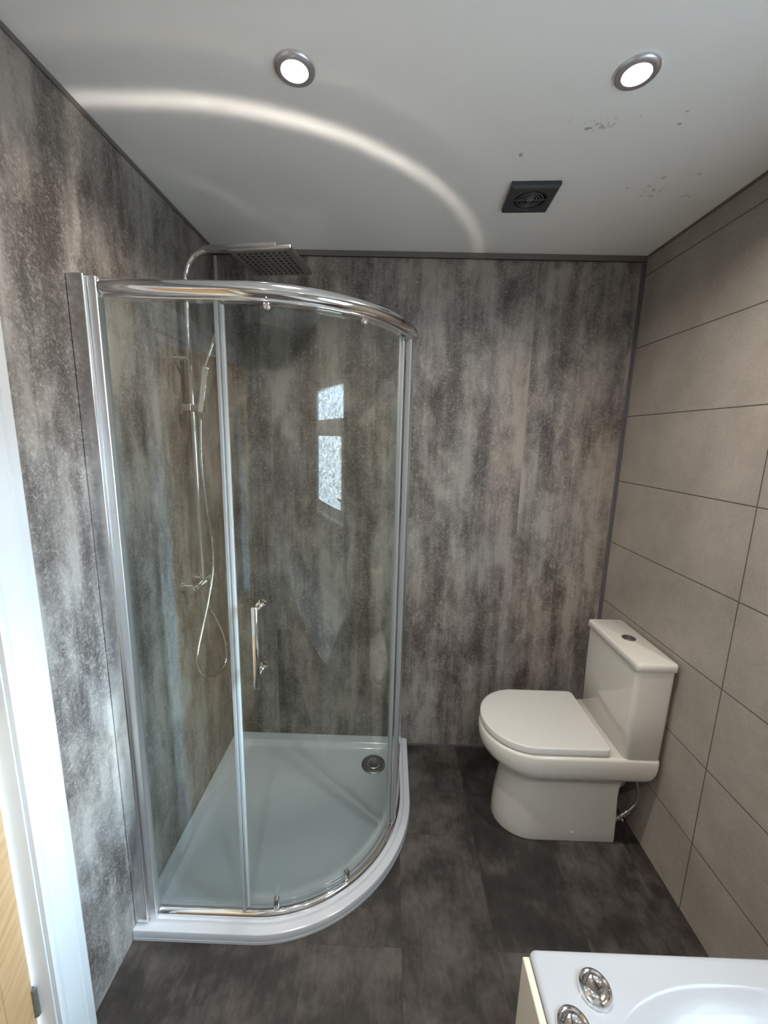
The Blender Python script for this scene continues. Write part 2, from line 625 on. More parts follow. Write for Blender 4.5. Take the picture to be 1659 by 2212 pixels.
def resample(pts, step):
    pts = [Vector(p) for p in pts]
    out = [pts[0]]
    acc = 0.0
    for a, b_ in zip(pts, pts[1:]):
        L = (b_ - a).length
        while acc + L >= step:
            t = (step - acc) / L
            a = a + (b_ - a) * t
            L = (b_ - a).length
            out.append(a)
            acc = 0.0
        acc += L
    return out


def props(o, label, cat, group=None):
    o['label'] = label
    o['category'] = cat
    if group:
        o['group'] = group
    return o


def thing(name, loc, label, cat, group=None):
    o = bpy.data.objects.new(name, None)
    o.empty_display_size = 0.05
    C.objects.link(o)
    o.location = loc
    bpy.context.view_layer.update()
    return props(o, label, cat, group)


def part(name, bm, mt, parent, **k):
    """mesh given in world coordinates, parented to a thing (or part) at its base"""
    off = Vector((0, 0, 0))
    p = parent
    while p is not None:
        off += p.location
        p = p.parent
    bmesh.ops.translate(bm, verts=bm.verts[:], vec=-off)
    return link(name, bm, mt, parent, **k)


def struct(name, bm, mt, parent=None, **k):
    o = link(name, bm, mt, parent, **k)
    if parent is None:
        o['kind'] = 'structure'
    return o


def rebase(bm, c):
    bmesh.ops.translate(bm, verts=bm.verts[:], vec=-Vector(c))
    return bm


# ================================================================= SETTING
T = 0.12
struct('floor', boxes((-T, RW + T, RY - T, T, -0.08, 0)), FLOOR)
struct('ceiling', boxes((-T, RW + T, RY - T, T, RH, RH + 0.08)), CEIL)
struct('wall_back', boxes((-T, RW + T, 0, T, 0, RH)), PANEL_B)
struct('wall_rear', boxes((-T, RW + T, RY - T, RY, 0, RH)), TILE_B)
struct('wall_left', boxes((-T, 0, DY0, 0, 0, RH), (-T, 0, RY, DY1, 0, RH), (-T, 0, DY1, DY0, DZ, RH)), PANEL_L)
struct('wall_right', boxes((RW, RW + T, RY, WY1, 0, RH), (RW, RW + T, WY0, 0, 0, RH),
                           (RW, RW + T, WY1, WY0, 0, WZ0), (RW, RW + T, WY1, WY0, WZ1, RH)), TILE_R)

# trims where walls and ceiling meet
struct('trim_1', boxes((0.0, RW, -0.010, -0.0005, RH - 0.024, RH - 0.0005), (0.0, RW, -0.013, -0.0005, RH - 0.024, RH - 0.021)), TRIMD, bevel=0.002)
struct('trim_2', boxes((0.0005, 0.006, RY, -0.02, RH - 0.012, RH - 0.0005)), TRIMD, bevel=0.002)
struct('trim_3', boxes((RW - 0.006, RW - 0.0005, -0.012, -0.0005, 0.001, RH - 0.03), (RW - 0.016, RW - 0.0005, -0.006, -0.0005, 0.001, RH - 0.03)), TRIMG, bevel=0.0015)
struct('trim_4', boxes((0.0005, 0.014, -0.014, -0.0005, 0.05, RH - 0.031)), TRIML, bevel=0.003)
struct('trim_5', boxes((RW - 0.004, RW - 0.0005, RY, -0.02, RH - 0.010, RH - 0.0005)), TRIMD)
struct('baseboard_back', boxes((0.945, RW - 0.03, -0.006, -0.0005, 0.0005, 0.014)), TRIMG)

# ---- door in the left wall, closed
cas = bmesh.new()
# architrave profile (y outwards from the opening, x thickness)
prof = [(0.0, 0.0), (0.0, 0.010), (0.006, 0.013), (0.014, 0.013), (0.018, 0.010), (0.024, 0.011), (0.050, 0.017), (0.056, 0.018),
        (0.060, 0.0145), (0.064, 0.0145), (0.068, 0.0185), (0.088, 0.0185), (0.092, 0.016), (0.092, 0.0)]


def casing_strip(y0, sgn, top):
    loft(cas, [[(0.0005 + h, y0 + sgn * u, 0.0) for u, h in prof], [(0.0005 + h, y0 + sgn * u, top + u) for u, h in prof]])


casing_strip(DY0 - 0.027, 1, DZ)
casing_strip(DY1 + 0.027, -1, DZ)
loft(cas, [[(0.0005 + h, DY0 - 0.027 + u, DZ + u) for u, h in prof], [(0.0005 + h, DY1 + 0.027 - u, DZ + u) for u, h in prof]])
struct('trim_6', cas, PAINT, smooth=True, angle=25)
struct('door_frame_1', boxes((-T, -0.0005, DY0 - 0.030, DY0, 0, DZ), (-T, -0.0005, DY1, DY1 + 0.030, 0, DZ), (-T, -0.0005, DY1, DY0, DZ - 0.03, DZ)), PAINT, bevel=0.0015)
D0, D1 = DY0 - 0.033, DY1 + 0.033
d = bmesh.new()
XF = -0.045
zs = [0.006, 0.50, 0.86, 1.24, 1.61, DZ - 0.033]
g_ = 0.0035
yst = [D1, D1 + 0.15, D0 - 0.10, D0]
box(d, -0.085, XF - 0.003, D1, D0, 0.006, DZ - 0.033)
for za, zb in zip(zs, zs[1:]):
    for ya, yb in zip(yst, yst[1:]):
        box(d, XF - 0.004, XF, ya + (g_ / 2 if ya > D1 else 0), yb - (g_ / 2 if yb < D0 else 0), za + (g_ / 2), zb - (g_ / 2))
PIV = Vector((XF + 0.004, DY0 - 0.0345, 0))      # hinge line; the leaf stands ajar into the room
DANG = math.radians(21)
door = struct('door_1', rebase(d, PIV), OAK)
door.location = PIV


def swing(o):
    r = Matrix.Rotation(DANG, 3, 'Z')
    o.location = PIV + r @ (o.location - PIV)
    o.rotation_euler = (0, 0, DANG)


hh = bmesh.new()
lathe(hh, [(0.026, 0), (0.026, 0.006), (0.022, 0.009), (0.010, 0.010), (0.009, 0.050)], (XF, -1.845, 1.03), 'X', 24)
tube(hh, smooth_path([(XF + 0.045, -1.845, 1.03), (XF + 0.050, -1.830, 1.03), (XF + 0.050, -1.795, 1.03), (XF + 0.048, -1.765, 1.03)], 5), 0.009, 12)
part('door_handle', hh, CHROME, door, smooth=True)
hh = bmesh.new()
lathe(hh, [(0.026, 0), (0.026, 0.006), (0.022, 0.009)], (XF, -1.845, 0.93), 'X', 24)
box(hh, XF + 0.008, XF + 0.026, -1.850, -1.840, 0.916, 0.944)
part('thumb_turn', hh, CHROME, door, smooth=True)
for hz in (0.250, 1.10, 1.80):
    hb = bmesh.new()
    lathe(hb, [(0.0065, 0), (0.0065, 0.085)], (XF + 0.004, DY0 - 0.0345, hz - 0.042), 'Z', 14)
    box(hb, XF - 0.018, XF + 0.003, DY0 - 0.0325, DY0 - 0.0300, hz - 0.046, hz + 0.046)
    part('hinge', hb, HINGEM, door, smooth=True)

swing(door)

# ---- window in the right wall
xw0, xw1 = RW + 0.045, RW + 0.105
fr = 0.055
wb = bmesh.new()
ymid = -1.99
box(wb, xw0, xw1, WY1, WY0, WZ0, WZ0 + fr)
box(wb, xw0, xw1, WY1, WY0, WZ1 - fr, WZ1)
box(wb, xw0, xw1, WY1, WY1 + fr, WZ0, WZ1)
box(wb, xw0, xw1, WY0 - fr, WY0, WZ0, WZ1)
box(wb, xw0 + 0.001, xw1 - 0.001, WY1, WY0, 1.70, 1.775)
win = struct('window_1', wb, UPVC, bevel=0.004)
sb = bmesh.new()
for (z0, z1) in ((WZ0 + fr, 1.70),):
    box(sb, xw0 - 0.012, xw0 + 0.012, WY1 + fr, WY0 - fr, z0, z0 + 0.045)
    box(sb, xw0 - 0.012, xw0 + 0.012, WY1 + fr, WY0 - fr, z1 - 0.04, z1)
    box(sb, xw0 - 0.012, xw0 + 0.012, WY1 + fr, WY1 + fr + 0.045, z0, z1)
    box(sb, xw0 - 0.012, xw0 + 0.012, WY0 - fr - 0.045, WY0 - fr, z0, z1)
sash = part('window_frame', sb, UPVC, win, bevel=0.003)
PG = patterned_glass()
part('pane', boxes((xw0 + 0.024, xw0 + 0.030, WY1 + fr, WY0 - fr, WZ0 + fr + 0.045, 1.66)), PG, win)
part('pane', boxes((xw0 + 0.024, xw0 + 0.030, WY1 + fr, WY0 - fr, 1.775, WZ1 - fr)), PG, win)
hb = bmesh.new()
box(hb, xw0 - 0.032, xw0 - 0.012, WY0 - 0.095, WY0 - 0.075, 1.20, 1.25)
tube(hb, smooth_path([(xw0 - 0.030, WY0 - 0.085, 1.24), (xw0 - 0.05, WY0 - 0.085, 1.25), (xw0 - 0.052, WY0 - 0.10, 1.252), (xw0 - 0.052, WY0 - 0.19, 1.255)], 5), 0.008, 10)
part('window_handle', hb, UPVC, win, smooth=True)
struct('window_sill_1', boxes((RW - 0.012, RW + 0.045, WY1 + 0.001, WY0 - 0.001, WZ0 + 0.0005, WZ0 + 0.016)), UPVC, bevel=0.003)

# ================================================================= CEILING FITTINGS
def downlight(x, y, label):
    t = thing('ceiling_downlight', (x, y, RH), label, 'ceiling light', 'round recessed ceiling downlights')
    b_ = bmesh.new()
    lathe(b_, [(0.046, -0.0005), (0.046, -0.003), (0.0435, -0.0065), (0.037, -0.0085), (0.030, -0.0075), (0.0275, -0.003), (0.0270, 0.004)],
          (x, y, RH), 'Z', 56, False, False)
    part('bezel', b_, BEZEL, t, smooth=True)
    b_ = bmesh.new()
    lathe(b_, [(0.0272, -0.0015), (0.0272, -0.0035)], (x, y, RH), 'Z', 40)
    part('lamp_face', b_, LED, t, smooth=True)
    l_ = bpy.data.lights.new('downlight_beam', 'AREA')
    l_.shape = 'DISK'
    l_.size = 0.05
    l_.energy = 3.1
    l_.spread = math.radians(150)
    l_.color = (1.0, 0.92, 0.82)
    lo = bpy.data.objects.new('downlight_beam', l_)
    C.objects.link(lo)
    lo.location = (x, y, RH - 0.012)
    return t


BEZEL = simple('brushed nickel bezel', (0.75, 0.75, 0.80), 0.36, 1.0)
downlight(0.573, -0.902, 'round nickel downlight glowing white above the curved shower enclosure')
downlight(1.329, -0.905, 'round nickel downlight glowing white between the toilet side and stained ceiling patch')
downlight(0.573, -2.25, 'round nickel downlight on the ceiling by the oak door, behind the viewer')
downlight(1.329, -2.25, 'round nickel downlight on the ceiling above the bath, behind the viewer')

fx, fy = 1.251, -0.440
fan = thing('extractor_fan', (fx, fy, RH), 'square dark grey ceiling extractor fan with a round ringed grille', 'extractor fan')
fan.rotation_euler = (0, 0, math.radians(-3))
bpy.context.view_layer.update()


def local(name, bm, mt, parent, **k):
    return link(name, bm, mt, parent, **k)


b_ = bmesh.new()
# square plate with a round hole: ring loft from square outline to circle
h = 0.077


def sq(hh_, z, n_=48):
    out = []
    for i in range(n_):
        t = 2 * PI * i / n_ + PI / 4
        c, s_ = math.cos(t), math.sin(t)
        k = hh_ / max(abs(c), abs(s_))
        out.append((c * k, s_ * k, z))
    return out


def ci(r, z, n_=48):
    return [(r * math.cos(2 * PI * i / n_ + PI / 4), r * math.sin(2 * PI * i / n_ + PI / 4), z) for i in range(n_)]


loft(b_, [sq(h, -0.0005), sq(h, -0.012), sq(h - 0.006, -0.018), ci(0.056, -0.019), ci(0.052, -0.015), ci(0.051, -0.003)], False, False)
cover = local('fan_cover', b_, FANG, fan, smooth=True, angle=30)
b_ = bmesh.new()
lathe(b_, [(0.0512, -0.0035), (0.0512, -0.0025)], (0, 0, 0), 'Z', 40)
local('fan_housing', b_, FAND, fan)
b_ = bmesh.new()
for r in (0.0225, 0.0315, 0.0405):
    tube(b_, [(r * math.cos(2 * PI * i / 48), r * math.sin(2 * PI * i / 48), -0.0150) for i in range(49)], 0.0011, 6)
for k in range(4):
    a = k * PI / 2
    tube(b_, [(0.012 * math.cos(a), 0.012 * math.sin(a), -0.0148), (0.051 * math.cos(a), 0.051 * math.sin(a), -0.0148)], 0.0010, 6)
local('grille', b_, simple('grey grille wire', (0.16, 0.17, 0.17), 0.35), fan, smooth=True)
b_ = bmesh.new()
lathe(b_, [(0.014, -0.010), (0.014, -0.014), (0.010, -0.018), (0.004, -0.0195)], (0, 0, 0), 'Z', 24)
local('hub', b_, simple('glossy grille hub', (0.20, 0.21, 0.21), 0.15, 0.6), fan, smooth=True)

# ================================================================= SHOWER TRAY
ACX, ACY = 0.39, -0.365


def outline(dw, df, z, rc):
    """tray outline inset dw from the two walls and df from the open sides"""
    X1 = 0.94 - df
    R = 0.55 - df
    p = []
    def corner(cx_, cy_, a0, a1, r, n_):
        for i in range(n_):
            a = a0 + (a1 - a0) * i / (n_ - 1)
            p.append((cx_ + r * math.cos(a), cy_ + r * math.sin(a), z))
    corner(dw + rc, -dw - rc, PI, PI / 2, rc, 9)
    corner(X1 - rc * .6, -dw - rc * .6, PI / 2, 0, rc * .6, 9)
    corner(ACX, ACY, 0, -PI / 2, R, 41)
    corner(dw + rc * .6, ACY - R + rc * .6, -PI / 2, -PI, rc * .6, 9)
    return p


tray = thing('shower_tray', (0.45, -0.45, 0), 'low white quadrant shower tray with curved front rim on the dark floor', 'shower tray')
b_ = bmesh.new()
e0 = 0.0015
rings = [outline(e0, 0.0, 0.0005, .001), outline(e0, 0.0, 0.010, .001), outline(e0, 0.003, 0.011, .001), outline(e0, 0.0005, 0.013, .001),
         outline(e0, 0.0, 0.036, .001), outline(e0, 0.0015, 0.0395, .001), outline(e0, 0.005, 0.041, .001), outline(e0, 0.026, 0.0415, .001),
         outline(e0, 0.0285, 0.044, .001), outline(e0, 0.031, 0.048, .001), outline(0.010, 0.040, 0.049, .01), outline(0.052, 0.082, 0.048, .045),
         outline(0.055, 0.085, 0.046, .047), outline(0.067, 0.096, 0.029, .056), outline(0.072, 0.101, 0.0255, .060),
         outline(0.086, 0.114, 0.0245, .070), outline(0.20, 0.23, 0.0235, .08)]
loft(b_, rings, True, True)
part('tray_body', b_, ACRYL, tray, smooth=True, angle=28)
wst = bmesh.new()
wx, wy = 0.765, -0.172
lathe(wst, [(0.060, 0.0240), (0.0605, 0.0275), (0.058, 0.0300), (0.052, 0.0318), (0.044, 0.0305), (0.043, 0.0325), (0.036, 0.0318), (0.034, 0.0285),
            (0.030, 0.0275), (0.026, 0.0300), (0.012, 0.0275), (0.003, 0.027)], (wx, wy, 0), 'Z', 48)
waste = part('waste_cover', wst, DARKCH, tray, smooth=True)
b_ = bmesh.new()
for k in range(22):
    a = 2 * PI * k / 22
    lathe(b_, [(0.0021, 0.0), (0.0021, 0.0025)], (wx + 0.0285 * math.cos(a), wy + 0.0285 * math.sin(a), 0.0285), 'Z', 8)
part('drain_holes', b_, CHROME, waste, smooth=True)

# ================================================================= SHOWER ENCLOSURE
ECX, ECY, ER = 0.39, -0.370, 0.505


def track(prof_, R, x0, y1, a0=0.0, a1=PI / 2, n_=48, straight0=True, straight1=True):
    """sweep a closed profile (outward offset, z) along straight - arc - straight"""
    rings_ = []
    st = []
    if straight0:
        st.append((x0, ECY, 0.0, True))
    for i in range(n_ + 1):
        a = a0 + (a1 - a0) * i / n_
        st.append((None, None, a, False))
    if straight1:
        st.append((y1, None, PI / 2, 'end'))
    for s_ in st:
        ring = []
        for u, z in prof_:
            r = R + u
            if s_[3] is True:
                ring.append((s_[0], ECY - r, z))
            elif s_[3] == 'end':
                ring.append((ECX + r, s_[0], z))
            else:
                ring.append((ECX + r * math.sin(s_[2]), ECY - r * math.cos(s_[2]), z))
        rings_.append(ring)
    bm = bmesh.new()
    loft(bm, rings_)
    return bm


enc = thing('shower_enclosure', (0.45, -0.45, 0.049), 'curved glass quadrant shower enclosure with chrome rails standing on the white tray', 'shower enclosure')
top_prof = [(-0.030, 1.990), (-0.004, 1.990), (0.000, 1.9905), (0.0015, 1.993), (0.000, 1.996), (-0.001, 1.999), (0.004, 2.003), (0.008, 2.009),
            (0.0095, 2.016), (0.0085, 2.023), (0.005, 2.030), (-0.001, 2.035), (-0.010, 2.038), (-0.030, 2.0385)]
part('top_rail', track(top_prof, ER, 0.068, -0.004), RAIL, enc, smooth=True, angle=60)
part('rail_cap', track([(-0.0275, 2.0388), (-0.0115, 2.0388), (-0.0115, 2.0398), (-0.0275, 2.0398)], ER, 0.068, -0.004, n_=96), simple('flat chrome cap', (0.80, 0.80, 0.80), 0.10, 1.0), enc, smooth=True, angle=30)
bot_prof = [(-0.026, 0.0492), (0.000, 0.0492), (0.001, 0.056), (-0.001, 0.062), (-0.005, 0.067), (-0.011, 0.070), (-0.018, 0.070), (-0.022, 0.066), (-0.026, 0.062)]
part('bottom_rail', track(bot_prof, ER, 0.068, -0.004), CHROME, enc, smooth=True, angle=60)
# wall profiles
wp = part('wall_profile', boxes((0.0006, 0.043, -0.898, -0.852, 0.0495, 2.040)), PROFM, enc, bevel=0.0025)
part('adjusting_profile', boxes((0.0432, 0.066, -0.886, -0.858, 0.0495, 2.038)), simple('frosted silver profile', (0.86, 0.87, 0.88), 0.38, 1.0), wp, bevel=0.0025)
b_ = boxes((0.868, 0.905, -0.028, -0.0006, 0.0495, 2.040), (0.872, 0.900, -0.050, -0.028, 0.0495, 2.038))
part('wall_profile', b_, PROFM, enc, bevel=0.0025)
# fixed panes
gt = 0.0055
GR = 0.497      # outer pane radius
b_ = boxes((0.066, 0.362, ECY - GR, ECY - GR + gt, 0.0695, 1.992))
fp = part('fixed_pane', b_, GLASS, enc)
fr_prof = [(GR - ER - gt, 0.0695), (GR - ER, 0.0695), (GR - ER, 1.992), (GR - ER - gt, 1.992)]
b_ = track(fr_prof, ER, 0, -0.045, math.radians(73), PI / 2, 12, False, True)
fp2 = part('fixed_pane', b_, GLASS, enc, smooth=True, angle=50)
b_ = track([(GR - ER - gt - .004, 0.070), (GR - ER + .004, 0.070), (GR - ER + .004, 1.991), (GR - ER - gt - .004, 1.991)], ER, 0, 0, math.radians(72.2), math.radians(74.4), 4, False, False)
part('edge_strip', b_, SEAL, fp2, smooth=True, angle=50)
# strip at the end of the left fixed pane
part('edge_strip', boxes((0.3520, 0.3605, ECY - GR - 0.004, ECY - GR + gt + 0.004, 0.0705, 1.990)), SEAL, fp, bevel=0.001)
# sliding curved door
DR = 0.483
dz0, dz1 = 0.074, 1.986
b_ = track([(DR - ER - gt, dz0), (DR - ER, dz0), (DR - ER, dz1), (DR - ER - gt, dz1)], ER, 0.363, 0, 0.0, math.radians(69.5), 44, True, False)
door_p = part('sliding_door', b_, GLASS, enc, smooth=True, angle=50)
part('door_seal', boxes((0.3612, 0.3662, ECY - DR - 0.0085, ECY - DR + gt + 0.003, dz0, dz1)), SEAL, door_p, bevel=0.001)
part('door_seal', boxes((0.3665, 0.3695, ECY - DR - 0.004, ECY - DR + gt + 0.002, dz0, dz1)), simple('white seal strip', (0.62, 0.63, 0.63), 0.3), door_p)
b_ = track([(DR - ER - gt - .003, dz0), (DR - ER + .004, dz0), (DR - ER + .004, dz1), (DR - ER - gt - .003, dz1)], ER, 0, 0, math.radians(67.9), math.radians(69.9), 4, False, False)
part('door_seal', b_, SEAL, door_p, smooth=True, angle=50)
b_ = track([(DR - ER - gt - .003, dz0), (DR - ER + .003, dz0), (DR - ER + .003, dz1), (DR - ER - gt - .003, dz1)], ER, 0, 0, math.radians(70.0), math.radians(71.1), 4, False, False)
part('rubber_seal', b_, BLACK, door_p, smooth=True, angle=50)
# handle
hx, hy = 0.443, -0.912
b_ = bmesh.new()


def rrect(cx_, cy_, w, dp, r, z, n_=5):
    out = []
    for (sx, sy, a0) in ((1, 1, 0), (-1, 1, PI / 2), (-1, -1, PI), (1, -1, 1.5 * PI)):
        for i in range(n_):
            a = a0 + PI / 2 * i / (n_ - 1)
            out.append((cx_ + sx * (w / 2 - r) + r * math.cos(a), cy_ + sy * (dp / 2 - r) + r * math.sin(a), z))
    return out


loft(b_, [rrect(hx, hy, .013, .010, .004, .938), rrect(hx, hy, .018, .014, .0055, .941), rrect(hx, hy, .018, .014, .0055, 1.185), rrect(hx, hy, .013, .010, .004, 1.188)])
hdl = part('door_handle', b_, CHROME, door_p, smooth=True, angle=50)
for hz in (0.972, 1.172):
    b_ = bmesh.new()
    lathe(b_, [(0.0075, 0.0), (0.0075, 0.036), (0.0115, 0.037), (0.0115, 0.0450)], (hx, hy + 0.006, hz), 'Y', 20)
    part('handle_mount', b_, CHROME, hdl, smooth=True)
    b_ = bmesh.new()
    lathe(b_, [(0.0115, 0.0), (0.0115, 0.006), (0.008, 0.009)], (hx, ECY - DR + gt + 0.002, hz), 'Y', 20)
    part('handle_mount', b_, CHROME, hdl, smooth=True)
# rollers, two below and two above
for (a, zt) in ((0.150, 0), (0.660, 0), (0.19, 1), (0.75, 1)):
    rx_, ry_ = ECX + (DR + 0.004) * math.sin(a), ECY - (DR + 0.004) * math.cos(a)
    b_ = bmesh.new()
    tx, ty = math.cos(a), math.sin(a)
    ox, oy = math.sin(a), -math.cos(a)
    zc = 0.098 if zt == 0 else 1.996
    up_ = 1 if zt == 0 else -1
    rings_ = []
    for dep in (0.0, 0.011, 0.015):
        ring = []
        sc = 1.0 if dep < 0.014 else 0.7
        for i in range(20):
            t = 2 * PI * i / 20
            u_ = 0.0095 * math.cos(t) * sc
            v_ = (0.0095 * math.sin(t) + (0.012 if math.sin(t) > 0 else -0.012)) * sc * up_
            ring.append((rx_ + tx * u_ + ox * dep, ry_ + ty * u_ + oy * dep, zc + v_))
        rings_.append(ring)
    loft(b_, rings_)
    ro = part('roller', b_, CHROME, door_p, smooth=True, angle=35)
    b_ = bmesh.new()
    rings_ = [[(rx_ + ox * dep + tx * r_ * math.cos(t), ry_ + oy * dep + ty * r_ * math.cos(t), zc - 0.004 * up_ + r_ * math.sin(t))
               for t in [2 * PI * i / 16 for i in range(16)]] for dep, r_ in ((0.0151, 0.0035), (0.019, 0.0035), (0.0205, 0.002))]
    loft(b_, rings_)
    part('roller_cap', b_, DARKCH, ro, smooth=True, angle=35)

# ================================================================= SHOWER SET
sx0, sy0 = 0.060, -0.405
shw = thing('shower_riser_set', (sx0, sy0, 1.06), 'chrome shower riser with square overhead rose and hand shower on the left wall', 'shower')
b_ = bmesh.new()
pts = [(sx0, sy0, 1.078), (sx0, sy0, 1.6), (sx0, sy0, 2.16)] + smooth_path([(sx0, sy0, 2.18), (sx0 + .004, sy0 - .001, 2.215), (sx0 + .018, sy0 - .003, 2.250), (sx0 + .045, sy0 - .006, 2.278), (sx0 + .085, sy0 - .011, 2.292), (sx0 + .11, sy0 - .013, 2.2925)], 6)
tube(b_, pts, 0.0105, 18)
part('riser_pipe', b_, CHROME, shw, smooth=True)
b_ = bmesh.new()
dirv = Vector((1, -0.135, 0)).normalized()
nrm = Vector((0.135, 1, 0)).normalized()


def bar(bm, a, b__, w, z0, z1):
    a, b__ = Vector(a), Vector(b__)
    q = nrm * (w / 2)
    loft(bm, [[a - q + Vector((0, 0, z0)), a + q + Vector((0, 0, z0)), a + q + Vector((0, 0, z1)), a - q + Vector((0, 0, z1))],
              [b__ - q + Vector((0, 0, z0)), b__ + q + Vector((0, 0, z0)), b__ + q + Vector((0, 0, z1)), b__ - q + Vector((0, 0, z1))]])


bar(b_, (0.145, -0.4165, 0), (0.405, -0.4515, 0), 0.026, 2.284, 2.301)
part('shower_arm', b_, SATIN, shw, bevel=0.002)
b_ = bmesh.new()
lathe(b_, [(0.011, 0.0), (0.016, 0.002), (0.016, 0.012), (0.010, 0.018), (0.010, 0.024)], (0.377, -0.425, 2.262), 'Z', 20)
part('swivel_joint', b_, CHROME, shw, smooth=True)


def rot(p, a, c):
    x_, y_ = p[0] - c[0], p[1] - c[1]
    return (c[0] + x_ * math.cos(a) - y_ * math.sin(a), c[1] + x_ * math.sin(a) + y_ * math.cos(a), p[2])


hc, ha = (0.377, -0.417), math.radians(-7.5)
hs = 0.110
b_ = bmesh.new()
rings_ = []
for w_, z_ in ((hs - .001, 2.2505), (hs, 2.252), (hs, 2.260), (hs - .002, 2.262)):
    rings_.append([rot(p, ha, hc) for p in rrect(hc[0], hc[1], 2 * w_, 2 * w_, .004, z_, 3)])
loft(b_, rings_)
head = part('shower_head', b_, SATIN, shw, smooth=True, angle=40)
b_ = bmesh.new()
loft(b_, [[rot(p, ha, hc) for p in rrect(hc[0], hc[1], 2 * hs - .012, 2 * hs - .012, .003, z_, 3)] for z_ in (2.2492, 2.2506)])
part('spray_plate', b_, PLATE, head)
b_ = bmesh.new()
for i in range(9):
    for j in range(9):
        p = rot((hc[0] + (i - 4) * 0.0205, hc[1] + (j - 4) * 0.0205, 0), ha, hc)
        lathe(b_, [(0.0046, 2.2493), (0.0046, 2.2475), (0.0030, 2.2468)], (p[0], p[1], 0), 'Z', 8)
part('rubber_nozzles', b_, BLACK, head, smooth=True)
# slider bracket
b_ = bmesh.new()
box(b_, sx0 - 0.033, sx0 + 0.002, sy0 - 0.020, sy0 + 0.016, 1.738, 1.766)
box(b_, sx0 + 0.0035, sx0 + 0.040, sy0 - 0.018, sy0 + 0.014, 1.738, 1.764)
part('slider_bracket', b_, SATIN, shw, bevel=0.003)
b_ = bmesh.new()
lathe(b_, [(0.012, 0), (0.012, 0.004), (0.008, 0.006), (0.008, 0.052)], (0.0006, sy0, 1.93), 'X', 18)
part('wall_bracket', b_, CHROME, shw, smooth=True)
# hand shower
b_ = bmesh.new()
ax0, ax1 = Vector((0.092, sy0 - .010, 1.735)), Vector((0.118, sy0 - .002, 1.900))


def prism_along(bm, a, b__, w0, w1, d0, d1):
    dd = (b__ - a).normalized()
    sd = Vector((0.41, -0.91, 0))
    sd = (sd - dd * sd.dot(dd)).normalized()
    fd = dd.cross(sd)
    rs = []
    for c_, w_, dp_ in ((a, w0, d0), (b__, w1, d1)):
        rs.append([c_ + sd * (w_ / 2 * cx_) + fd * (dp_ / 2 * cy_) for cx_, cy_ in ((-1, -1), (1, -1), (1, 1), (-1, 1))])
    loft(bm, rs)


prism_along(b_, ax0, ax1, 0.022, 0.026, 0.020, 0.025)
hand = part('hand_shower', b_, CHROME, shw, bevel=0.003)
b_ = bmesh.new()
prism_along(b_, Vector((0.116, sy0 - .004, 1.897)), Vector((0.160, sy0 + .008, 2.020)), 0.040, 0.050, 0.009, 0.011)
part('spray_head', b_, CHROME, hand, bevel=0.003)
# hose
hp = [(0.092, -0.415, 1.735), (0.085, -0.400, 1.700), (0.083, -0.407, 1.547), (0.085, -0.389, 1.362), (0.085, -0.362, 1.242), (0.085, -0.365, 1.104), (0.085, -0.423, 0.986),
      (0.085, -0.497, 0.882), (0.085, -0.541, 0.808), (0.085, -0.523, 0.738), (0.085, -0.441, 0.662), (0.085, -0.327, 0.628), (0.085, -0.278, 0.655),
      (0.085, -0.287, 0.752), (0.078, -0.340, 0.869), (0.068, -0.385, 0.958), (0.062, -0.400, 1.010), (0.060, -0.405, 1.044)]
b_ = bmesh.new()
tube(b_, resample(smooth_path(hp, 14), 0.0026), 0.0058, 10, 0.10)
part('shower_hose', b_, HOSEM, shw, smooth=True, angle=80)
# bar valve
b_ = bmesh.new()
lathe(b_, [(0.010, -0.100), (0.014, -0.098), (0.015, -0.094), (0.015, -0.070), (0.0135, -0.068), (0.0135, 0.068), (0.015, 0.070), (0.015, 0.094), (0.014, 0.098), (0.010, 0.100)],
      (sx0, sy0, 1.062), 'Y', 24)
valve = part('bar_valve', b_, CHROME, shw, smooth=True, angle=40)
for yy in (-0.050, 0.050):
    b_ = bmesh.new()
    lathe(b_, [(0.021, 0.0), (0.021, 0.004), (0.010, 0.008), (0.010, 0.052)], (0.0006, sy0 + yy, 1.062), 'X', 24)
    part('wall_flange', b_, CHROME, valve, smooth=True)

# ================================================================= TOILET
toi = thing('toilet', (1.55, -0.39, 0), 'white close-coupled toilet with closed D-shaped lid against the tiled wall', 'toilet')


def dshape(xn, xb, xc, yc, hw, z, rb=0.012, n_=28, pw=2.0):
    """outline: nose at xn, curved part from xc, flat back at xb, half width hw"""
    p = []
    for i in range(n_ + 1):
        a = -PI / 2 - PI * i / n_
        c_, s_ = math.cos(a), math.sin(a)
        xx = xc - (xc - xn) * (abs(c_) ** (2 / pw))
        yy = yc + hw * math.copysign(abs(s_) ** (2 / pw), s_)
        p.append((xx, yy, z))
    for i in range(5):
        a = PI / 2 - PI / 2 * i / 4
        p.append((xb - rb + rb * math.cos(a), yc + hw - rb + rb * math.sin(a), z))
    for i in range(5):
        a = 0 - PI / 2 * i / 4
        p.append((xb - rb + rb * math.cos(a), yc - hw + rb + rb * math.sin(a), z))
    return p


